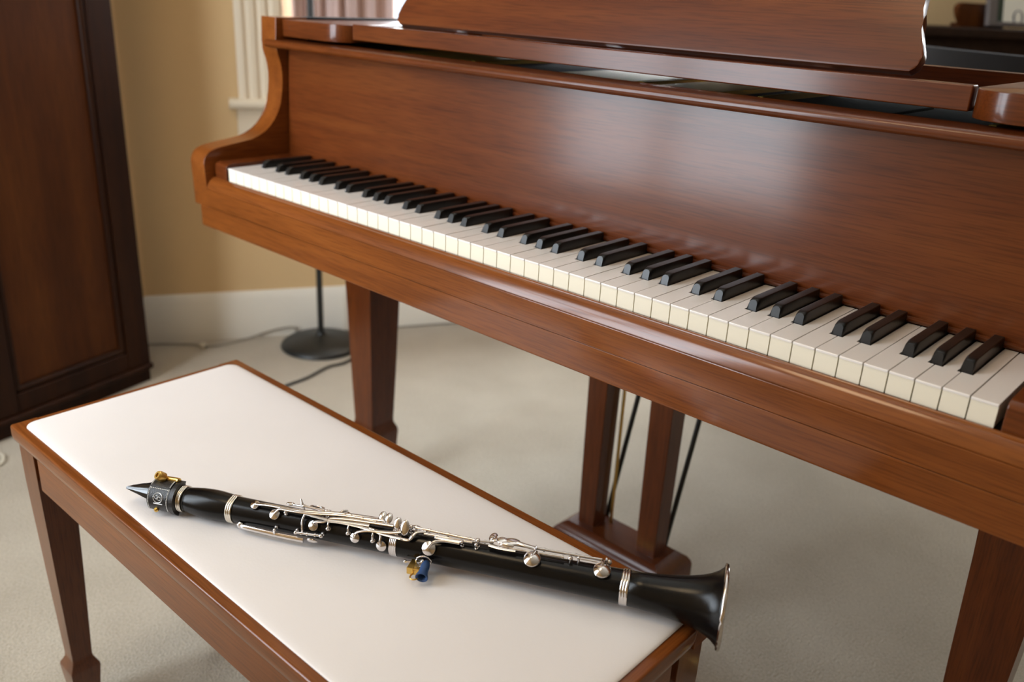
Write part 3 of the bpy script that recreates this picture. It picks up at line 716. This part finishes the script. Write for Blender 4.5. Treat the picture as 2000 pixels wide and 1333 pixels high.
# keywork helpers
def cup(u, th, r, rad, name='pad_cup', tall=.0030):
    n = cy(0, th, 1); q = n.to_track_quat('Z', 'X').to_matrix(); base = cy(u, th, r)
    prof = [(-.0022, rad*.93), (-.0006, rad*.94), (-.0004, rad), (.0004, rad*1.0), (.0008, rad*.97), (tall*.55, rad*.55), (tall*.8, rad*.2), (tall*.84, .0001)]
    return lathe(name, prof, lambda t, rr, a: base + q @ Vector((rr*math.cos(a), rr*math.sin(a), t)), SILVER, cl, 24)
def arm_(pts, rad, name='key_arm', flat=None, n=5, mat=None):
    return tube(name, smooth_path([cy(*p) for p in pts], n), rad, mat or SILVER, cl, 8, flat=flat)
def rod(a, b_, rad=.0015, collars=(), name='key_rod'):
    bm = bmesh.new(); A, B = cy(*a), cy(*b_); add_tube(bm, [A, B], rad, 12)
    for f in collars:
        p = A.lerp(B, f); d = (B-A).normalized(); add_tube(bm, [p-d*.0009, p+d*.0009], rad*1.5, 12)
    return finish(name, bm, SILVER, cl, 40)
def post(u, th, r, rb=.0021, base=.0140):
    bm = bmesh.new(); add_tube(bm, [cy(u, th, base-.001), cy(u, th, base+.001), cy(u, th, base+.0012), cy(u, th, r)], [.0024, .0020, .0013, .0012], 10); add_ball(bm, cy(u, th, r), rb)
    return finish('key_post', bm, SILVER, cl, 50)
def touch(u, th, r, su, sw, name='touch_piece', lean=0):
    n = cy(0, th+lean, 1); q = n.to_track_quat('Z', 'X').to_matrix()
    bm = bmesh.new(); add_ball(bm, (0, 0, 0), 1, su, sw, .0016, sub=3)
    X = Vector((1, 0, 0)); Y = n.cross(X).normalized(); R3 = Matrix((X, Y, n.normalized())).transposed()
    for v in bm.verts: v.co = R3 @ v.co + cy(u, th, r)
    return finish(name, bm, SILVER, cl, 80)
# upper joint: side trill keys
cup(.1660, 22.8, .0165, .0050); arm_([(.168, 22.8, .0188), (.182, 21, .0200), (.205, 21, .0205), (.222, 20.5, .0212), (.236, 15, .0212), (.262, 3, .0214), (.285, -3, .0214), (.3050, -8, .0212)], .0017, 'side_lever', (1.35, .75))
cup(.1921, 44.8, .0165, .0056); arm_([(.1925, 42, .0190), (.1968, 27, .0205), (.206, 26.3, .0208), (.222, 25.5, .0212), (.240, 20, .0212), (.262, 9.5, .0212), (.290, 2, .0212), (.3120, -4, .0212)], .0017, 'side_lever', (1.35, .75))
cup(.2386, 57.1, .0165, .0054); arm_([(.2388, 54, .0190), (.2405, 44, .0203), (.2505, 40, .0208), (.2570, 26, .0210), (.275, 18, .0210), (.30, 13, .0210), (.3250, 9, .0210)], .0017, 'side_lever', (1.35, .75))
cup(.2867, 70.1, .0165, .0053); arm_([(.2868, 66, .0190), (.2885, 51, .0203), (.299, 41, .0208), (.313, 37, .0210), (.326, 33, .0210), (.3355, 25, .0212)], .0018, 'side_lever', (1.35, .75))
cup(.3164, 80.9, .0165, .0056); arm_([(.3164, 77, .0190), (.3155, 62, .0198), (.3150, 46, .0203), (.310, 38, .0205)], .0013)
arm_([(.2545, 34, .0205), (.272, 31, .0207), (.295, 33, .0207), (.320, 40, .0205), (.337, 42, .0203)], .0020, 'side_lever', (1.5, .5))
arm_([(.2260, 24, .0205), (.250, 30, .0207), (.272, 26, .0207), (.300, 22, .0207)], .0018, 'side_lever', (1.5, .5))
touch(.3085, -15.8, .0232, .0042, .0062, lean=55); touch(.3160, -13.3, .0232, .0042, .0060, lean=55)
touch(.3285, 3.1, .0232, .0042, .0064, lean=50); touch(.3385, 14.7, .0236, .0048, .0082, lean=45)
for u, th, r in ((.2037, 30.9, .0175), (.2556, 57.5, .0180), (.2785, 59.3, .0180), (.3066, 68, .0180)): post(u, th, r, .0022)
for u, th in ((.2556, 50), (.2785, 52), (.3066, 60)): arm_([(u, th+7, .0180), (u, th-6, .0198), (u, th-16, .0205)], .0012)
# upper joint: long rod, trill ring and spikes
rod((.2211, 1.9, .0215), (.3052, 6.9, .0205), .0014, (.28, .36, .58, .66, .82))
post(.2211, 1.9, .0215); post(.2480, 3.0, .0212, .0019); post(.2826, 4.5, .0210, .0018)
arm_([(.2185, -2, .0195), (.2172, -6, .0235), (.2154, -8, .0272)], [.0016, .0018, .0018, .0017, .0016, .0014, .0013, .0011, .0009, .0007, .0005], 'key_spike', n=5)
touch(.2042, -5, .0195, .0050, .0028); arm_([(.2042, -5, .0190), (.212, -1, .0200), (.2211, 1.9, .0210)], .0012)
bm = bmesh.new(); add_tube(bm, [cy(.2330 + .0075*math.cos(2*PI*k/24), -20 + 16*math.sin(2*PI*k/24), .0192) for k in range(24)], .0011, 8, closed=True); finish('ring_key', bm, SILVER, cl, 80)
arm_([(.262, -2, .0205), (.2655, -10, .0225), (.2690, -16, .0220)], .0012); arm_([(.2690, -20, .0175), (.2710, -8, .0215), (.2760, 3, .0213)], .0012)
bm = bmesh.new(); add_tube(bm, [cy(.2780 + .0070*math.cos(2*PI*k/24), -30 + 16*math.sin(2*PI*k/24), .0180) for k in range(24)], .0011, 8, closed=True); finish('ring_key', bm, SILVER, cl, 80)
# register key and thumb mechanism on the back
cup(.1505, 126, .0168, .0046, tall=.004); arm_([(.1530, 122, .0180), (.1584, 119, .0188), (.180, 118, .0196), (.205, 120, .0198), (.2270, 123, .0192)], .0026, 'register_lever', (.8, 1.15))
touch(.2355, 128, .0172, .0066, .0032, lean=-20); post(.1945, 100, .0182, .0019); arm_([(.1945, 100, .0182), (.1940, 110, .0192), (.1945, 118, .0196)], .0014)
rod((.2211, 92.4, .0180), (.2479, 86, .0180), .0014, (.2, .45, .8)); post(.2195, 93, .0180, .0022); post(.2490, 86, .0180, .0024)
arm_([(.2269, 28, .0205), (.2255, 45, .0185), (.2262, 62, .0180), (.2273, 78, .0182), (.2273, 90, .0180)], .0012)
# bridge and lower joint
arm_([(.336, 43, .0200), (.340, 44, .0192), (.3455, 42, .0192), (.3480, 29, .0200), (.3512, 15, .0207), (.3600, 6, .0207)], .0017, 'bridge_key', (1.4, .7))
post(.3430, .7, .0212, .0026); post(.3470, -14, .0195, .0022); touch(.3455, -22, .0188, .0055, .0040)
rod((.3480, .1, .0212), (.4124, 3.3, .0212), .0014, (.2, .24, .56, .92))
rod((.3590, 14, .0200), (.3985, 12, .0200), .0012)
cup(.3677, 55.4, .0172, .0073, tall=.0042); arm_([(.3677, 53, .0212), (.3715, 38, .0218), (.3776, 30.2, .0214), (.386, 26, .0211), (.3986, 24.5, .0208)], .0015, 'key_arm', (1.1, 1.0))
arm_([(.3735, 19, .0205), (.386, 18.5, .0206), (.3990, 17, .0206)], .0021, 'key_arm', (1.3, .6)); post(.3730, 20, .0205, .0021)
post(.4001, 17.9, .0205, .0023); post(.4157, 4.0, .0215, .0027); post(.4150, 16, .0195, .0020)
rod((.4000, 12, .0195), (.4105, 10, .0195), .0012); rod((.4170, 4, .0210), (.4320, -3, .0214), .0012, (.4,))
# lower joint: little-finger keys
touch(.4290, -21, .0235, .0042, .0075, lean=25); touch(.4330, -12, .0228, .0048, .0040); post(.4290, -13, .0222, .0025)
touch(.4400, -9, .0238, .0060, .0050, lean=18); touch(.4500, -13, .0240, .0085, .0060, lean=12); touch(.4460, 1, .0226, .0075, .0030, lean=30)
arm_([(.4550, -12, .0240), (.4640, -9, .0232), (.4750, -9, .0222)], .0022, 'key_arm', (1.3, .7))
arm_([(.4280, 6, .0200), (.4400, 10, .0198), (.4560, 9, .0200)], .0019, 'key_arm', (1.5, .5))
rod((.4475, -7.6, .0222), (.5418, -17, .0226), .0014, (.38, .72)); rod((.4490, 5.8, .0202), (.5047, .2, .0206), .0013, (.5, .97))
rod((.5188, -6.0, .0212), (.5400, -5.5, .0215), .0008)
post(.5110, .6, .0208, .0027); post(.5188, -8.3, .0214, .0018); post(.5490, -10, .0228, .0027)
for u, th, r, f in ((.4740, 25.1, .0193, (.4752, .6)), (.5440, 19.3, .0208, (.5455, -4))):
    cup(u, th, r, .0086, 'pad_cup', .0048)
    lathe('pad_rim', [(-.0030, .0070), (-.0030, .0082), (-.0012, .0084), (-.0008, .0078)], lambda t, rr, a, u=u, th=th, r=r: cy(u, th, r) + (cy(0, th, 1).to_track_quat('Z', 'X').to_matrix() @ Vector((rr*math.cos(a), rr*math.sin(a), t))), SILVER, cl, 28)
    bm = bmesh.new()
    A = [cy(u-.0004, th-2, r+.0028), cy(u+.0006, th-14, r+.0034), cy(f[0], f[1]-4, .0225), cy(f[0]+.0012, f[1], .0275)]
    for k, p in enumerate(A): pass
    add_tube(bm, smooth_path(A, 4), [.0022]*4+[.0024]*4+[.0022]*4+[.0010], 8, flat=(.35, 1.0)); finish('key_fin', bm, SILVER, cl, 50)
arm_([(.4740, 20, .0225), (.4760, 8, .0222), (.4770, 3, .0208)], .0016)
arm_([(.5440, 12, .0235), (.5430, 0, .0232), (.5420, -12, .0228)], .0016)
# thumb rest with brass strap ring and blue rubber sleeve
tr_ = bpy.data.objects.new('thumb_rest', None); C.objects.link(tr_); tr_.parent = cl
bm = bmesh.new(); add_tube(bm, [Vector((.3640+.0075*math.cos(2*PI*k/28), -.0178-.0030*abs(math.sin(PI*k/28)), -.0030+.0060*math.sin(2*PI*k/28))) for k in range(28)], .0009, 8, closed=True); finish('thumb_ring', bm, SILVER, tr_, 80)
bm = bmesh.new(); add_ball(bm, (.3625, -.0172, -.0058), .0034); add_ball(bm, (.3610, -.0200, -.0100), .0022); add_tube(bm, [(.3440, -.0175, -.0095), (.3640, -.0172, -.0075)], .0013, 10); add_ball(bm, (.3432, -.0175, -.0095), .0022)
finish('mount_screw', bm, SILVER, tr_, 60)
blk = lambda c_: Vector((c_.x, c_.y, c_.z))
bm = bmesh.new(); add_box(bm, (.3500, -.0310, -.0135), (.3570, -.0150, -.0060), .0004, 1); add_box(bm, (.3570, -.0310, -.0135), (.3635, -.0262, -.0060), .0004, 1); finish('brass_bracket', bm, BRASS, tr_)
bm = bmesh.new(); add_tube(bm, [Vector((.3600+.0042*math.cos(2*PI*k/24), -.0350+.0050*math.sin(2*PI*k/24), -.0120)) for k in range(24)], .00085, 8, closed=True); finish('strap_ring', bm, BRASS, tr_, 80)
Rb = Vector((.10, -.95, -.22)).to_track_quat('Z', 'Y').to_matrix()
lathe('rubber_sleeve', [(0, .0008), (.0004, .0028), (.004, .0044), (.008, .0047), (.0125, .0046), (.016, .0052), (.0195, .0064), (.0212, .0066), (.0216, .0060), (.0205, .0044), (.018, .0036), (.010, .0034)],
      lambda t, r, a: Vector((.3665, -.0168, -.0048)) + Rb @ Vector((r*math.cos(a)*1.0, r*math.sin(a), t)), BLUE, tr_, 28)

# ------------------------------------------------------------------ cabinet in the corner
R0 = Vector((-.825, .2, 0)); tv = Vector((.245, -.970, 0)).normalized(); nv = Vector((.970, .245, 0)).normalized()
cab = thing('cabinet', 'tall dark walnut cabinet with recessed side panel against the wall', 'cabinet', R0 + tv*.25 - nv*.14)
def cp(c_): # (t from right edge, depth behind the face, height)
    return R0 + tv*c_[0] - nv*c_[1] + Vector((0, 0, c_[2])) - cab.location
def cbox(name, lo, hi, bev=.003): return box(name, lo, hi, CZ if name == 'panel' else CS, cab, bev, 2, lambda c_: cp(c_))
CWd, CD, CH = .50, .29, 1.80
cbox('plinth', (.001, .004, 0), (CWd, CD, .036), .002)
cbox('base_moulding', (-.004, -.008, .036), (CWd+.004, CD, .052), .005)
cbox('carcass', (0, .026, .052), (CWd, CD, CH), .002)
cbox('stile', (0, 0, .0525), (.068, .026, CH)); cbox('stile', (.378, 0, .0525), (CWd, .026, CH))
cbox('rail', (.0685, 0.001, .0525), (.3775, .026, .100)); cbox('rail', (.0685, .001, CH-.09), (.3775, .026, CH))
cbox('panel', (.084, .013, .116), (.362, .0262, CH-.105), .002)
def mould(a, b_):  # ogee moulding between frame and panel
    A, B = Vector(a), Vector(b_)
    bm = bmesh.new(); add_tube(bm, [cp(A), cp(B)], .009, 10); finish('panel_moulding', bm, CS, cab, 50)
mould((.076, .012, .108), (.076, .012, CH-.098)); mould((.370, .012, .108), (.370, .012, CH-.098)); mould((.076, .012, .108), (.370, .012, .108)); mould((.076, .012, CH-.098), (.370, .012, CH-.098))
cbox('cornice', (-.01, -.012, CH), (CWd+.01, CD, CH+.05), .008)

# ------------------------------------------------------------------ floor lamp behind the piano
lx, ly = -.735, .693
lamp = thing('floor_lamp', 'black iron floor lamp with round base behind the piano leg', 'lamp', (lx, ly, 0))
rv = lambda t, r, a: Vector((r*math.cos(a), r*math.sin(a), t))
lathe('base', [(.0005, .05), (.0005, .118), (.004, .121), (.010, .119), (.018, .108), (.026, .088), (.032, .060), (.036, .030), (.040, .016), (.046, .0135)], rv, IRON, lamp, 48, sharp=50)
tube('pole', [(0, 0, .046), (0, 0, 1.52)], .0092, IRON, lamp, 16)
lathe('lamp_shade', [(1.46, .17), (1.462, .172), (1.70, .110), (1.70, .108), (1.462, .168)], rv, SHADE, lamp, 40, cap=False)
bm = bmesh.new(); add_tube(bm, [(-.12, 0, 1.63), (.12, 0, 1.63)], .003, 8); add_tube(bm, [(0, 0, 1.52), (0, 0, 1.66)], .005, 8); finish('shade_spider', bm, IRON, lamp)
cz = .0045
tag(tube('power_cord', smooth_path([(-.60, .73, cz), (-.575, .66, cz), (-.580, .604, cz), (-.556, .516, cz), (-.545, .42, cz), (-.50, .30, cz), (-.48, .15, cz)], 8), .0042, CORD, None, 8), 'black cord trailing from the round lamp base across the carpet', 'cord')
tag(tube('wall_cable', smooth_path([room(-.62, .03, .004), room(-.40, .028, .004), room(-.30, .045, .004), room(-.22, .075, .004), room(-.13, .04, .004), room(-.05, .022, .020), room(.02, .03, .030), room(.08, .024, .004), room(.5, .022, .004), room(.9, .024, .004)], 8), .0030, GCORD, None, 8), 'thin grey cable lying along the foot of the baseboard', 'cable')
o = thing('cable_clip', 'small white plastic plug on the carpet beside the baseboard', 'plug', (-.940, .414, 0))
box('clip_body', (-.012, -.008, .0005), (.012, .008, .016), WCORD, o, .003); tube('clip_pin', [(.011, 0, .010), (.021, 0, .012)], .003, CORD, o, 8)
tag(tube('white_cord', smooth_path([(-.640, -.40, .004), (-.658, -.32, .004), (-.660, -.255, .004), (-.634, -.245, .004), (-.600, -.275, .004), (-.600, -.37, .004), (-.66, -.50, .004), (-.78, -.62, .004)], 8), .0038, WCORD, None, 8), 'thin white cord looping over the carpet at the foot of the dark cabinet', 'cord')

# ------------------------------------------------------------------ dark sideboard with framed print beyond the piano
sb = thing('sideboard', 'nearly black sideboard against the tan wall beyond the piano', 'sideboard', room(2.35, .22, 0))
def sbx(name, s0, s1, n0, n1, z0, z1, mat=DK, bev=.003):
    bm = bmesh.new(); rbox(bm, s0, s1, n0, n1, z0, z1, bev)
    for v in bm.verts: v.co -= sb.location
    return finish(name, bm, mat, sb)
sbx('top', 1.62, 3.05, .02, .42, .978, 1.003); sbx('body', 1.66, 3.01, .025, .395, .08, .978)
for s in (1.70, 2.15, 2.60): sbx('door', s, s+.40, .3952, .410, .13, .93)
for s in (1.67, 2.95):
    for n in (.03, .34): sbx('foot', s, s+.05, n, n+.05, 0, .08)
for s in (2.06, 2.18, 2.96): 
    o = ball('knob', room(s, .418, .55) - sb.location, .012, BRASS, sb)
# framed print leaning back on the sideboard
fr = thing('framed_print', 'grey framed print with large letter O leaning on the black sideboard', 'picture', room(2.423, .25, 1.0035))
LA = math.radians(12)
Rf = Matrix((D, Vector((0, 0, 1))*math.cos(LA) - N*math.sin(LA), N*math.cos(LA)+Vector((0, 0, 1))*math.sin(LA))).transposed()
def fp(c_): return Rf @ Vector((c_[0], c_[1], c_[2]))
def fbx(name, lo, hi, mat, bev=.0015): return box(name, lo, hi, mat, fr, bev, 1, fp)
FW, FH = .17, .40
fbx('frame_side', (-FW, .006, 0), (-FW+.035, FH, .018), FRAME); fbx('frame_side', (FW-.035, .006, 0), (FW, FH, .018), FRAME)
fbx('frame_side', (-FW+.0352, .006, 0), (FW-.0352, .020, .018), FRAME); fbx('frame_side', (-FW+.0352, FH-.03, 0), (FW-.0352, FH, .018), FRAME)
fbx('mat_board', (-FW+.033, .018, .002), (FW-.033, FH-.028, .006), MATB, 0)
fbx('paper', (-FW+.070, .018, .0062), (FW-.040, .105, .0072), PAPER, 0)
bm = bmesh.new(); P_ = []
for k in range(40):
    a = 2*PI*k/40
    wth = .0035 + .0045*abs(math.cos(a))
    P_.append((Vector((-.036+.023*math.cos(a), .036+.024*math.sin(a), .0074)), Vector((-.036+(.023-wth)*math.cos(a), .036+(.024-.003)*math.sin(a), .0074))))
vo = [(bm.verts.new(fp(a)), bm.verts.new(fp(b_)), bm.verts.new(fp(a+Vector((0, 0, .0003)))), bm.verts.new(fp(b_+Vector((0, 0, .0003))))) for a, b_ in P_]
for k in range(40):
    a, b_ = vo[k], vo[(k+1) % 40]
    bm.faces.new((a[2], b_[2], b_[3], a[3])); bm.faces.new((a[0], a[1], b_[1], b_[0])); bm.faces.new((a[0], b_[0], b_[2], a[2])); bm.faces.new((a[1], a[3], b_[3], b_[1]))
finish('letter', bm, INK, fr)
bk = [(-.10, 0), (.10, 0), (.10, .075)]
q = [(-.075, 0), (.10, 0), (.10, .0735)]
for k in range(10): q.append((-.085 + .022*math.cos(PI/2+PI/2*k/9), .053 + .022*math.sin(PI/2+PI/2*k/9)))
q.append((-.10, .035))
wb = thing('wooden_stand', 'dark brown wooden board with rounded corner left of the framed print', 'stand', room(2.265, .20, 1.0035))
bm = bmesh.new(); add_prism(bm, q, 0, .02, lambda p_, q_, t: D*p_ + N*t + Vector((0, 0, q_)), .002); finish('board', bm, CZ, wb)
bm = bmesh.new(); add_prism(bm, [(-.05, 0), (.10, 0), (.10, .012), (-.05, .012)], -.06, -.0005, lambda p_, q_, t: D*p_ + N*t + Vector((0, 0, q_)), .002); finish('stand_base', bm, CZ, wb)

# ------------------------------------------------------------------ warm ceiling lamp above the bench
ct = room(-.80, 1.95, HC)
cl_ = thing('ceiling_lamp', 'warm glowing round glass ceiling lamp above the bench', 'lamp', ct)
lathe('canopy', [(0, .02), (0, .11), (-.02, .11), (-.03, .09)], rv, STEEL, cl_, 32)
GLOW = bpy.data.materials.new('warm_glow'); GLOW.use_nodes = True; nt = GLOW.node_tree; nt.nodes.remove(nt.nodes['Principled BSDF'])
em = nt.nodes.new('ShaderNodeEmission'); em.inputs[0].default_value = (1.0, .72, .42, 1); em.inputs[1].default_value = 4.0
nt.links.new(em.outputs[0], nt.nodes['Material Output'].inputs['Surface'])
lathe('glass_bowl', [(-.03, .17), (-.06, .165), (-.10, .13), (-.12, .07), (-.125, .01)], rv, GLOW, cl_, 40)
l = bpy.data.lights.new('ceiling_lamp_light', 'SPOT'); l.energy = 30; l.color = (1.0, .74, .45); l.shadow_soft_size = .26; l.spot_size = math.radians(170); l.spot_blend = .4
lo = bpy.data.objects.new('ceiling_lamp_light', l); C.objects.link(lo); lo.parent = cl_; lo.location = (0, 0, -.15)

# short notes on parts that look different from the rest of their thing
for nm, lab in (('rubber_sleeve', 'dark blue rubber sleeve on the thumb rest'), ('brass_bracket', 'small brass bracket of the thumb rest'), ('seat_pad', 'cream vinyl padded seat'),
                ('mouthpiece', 'pointed black mouthpiece'), ('emblem', 'round silver emblem printed on black leather'), ('bell_ring', 'silver rim of the flared bell')):
    if nm in bpy.data.objects: bpy.data.objects[nm]['label'] = lab
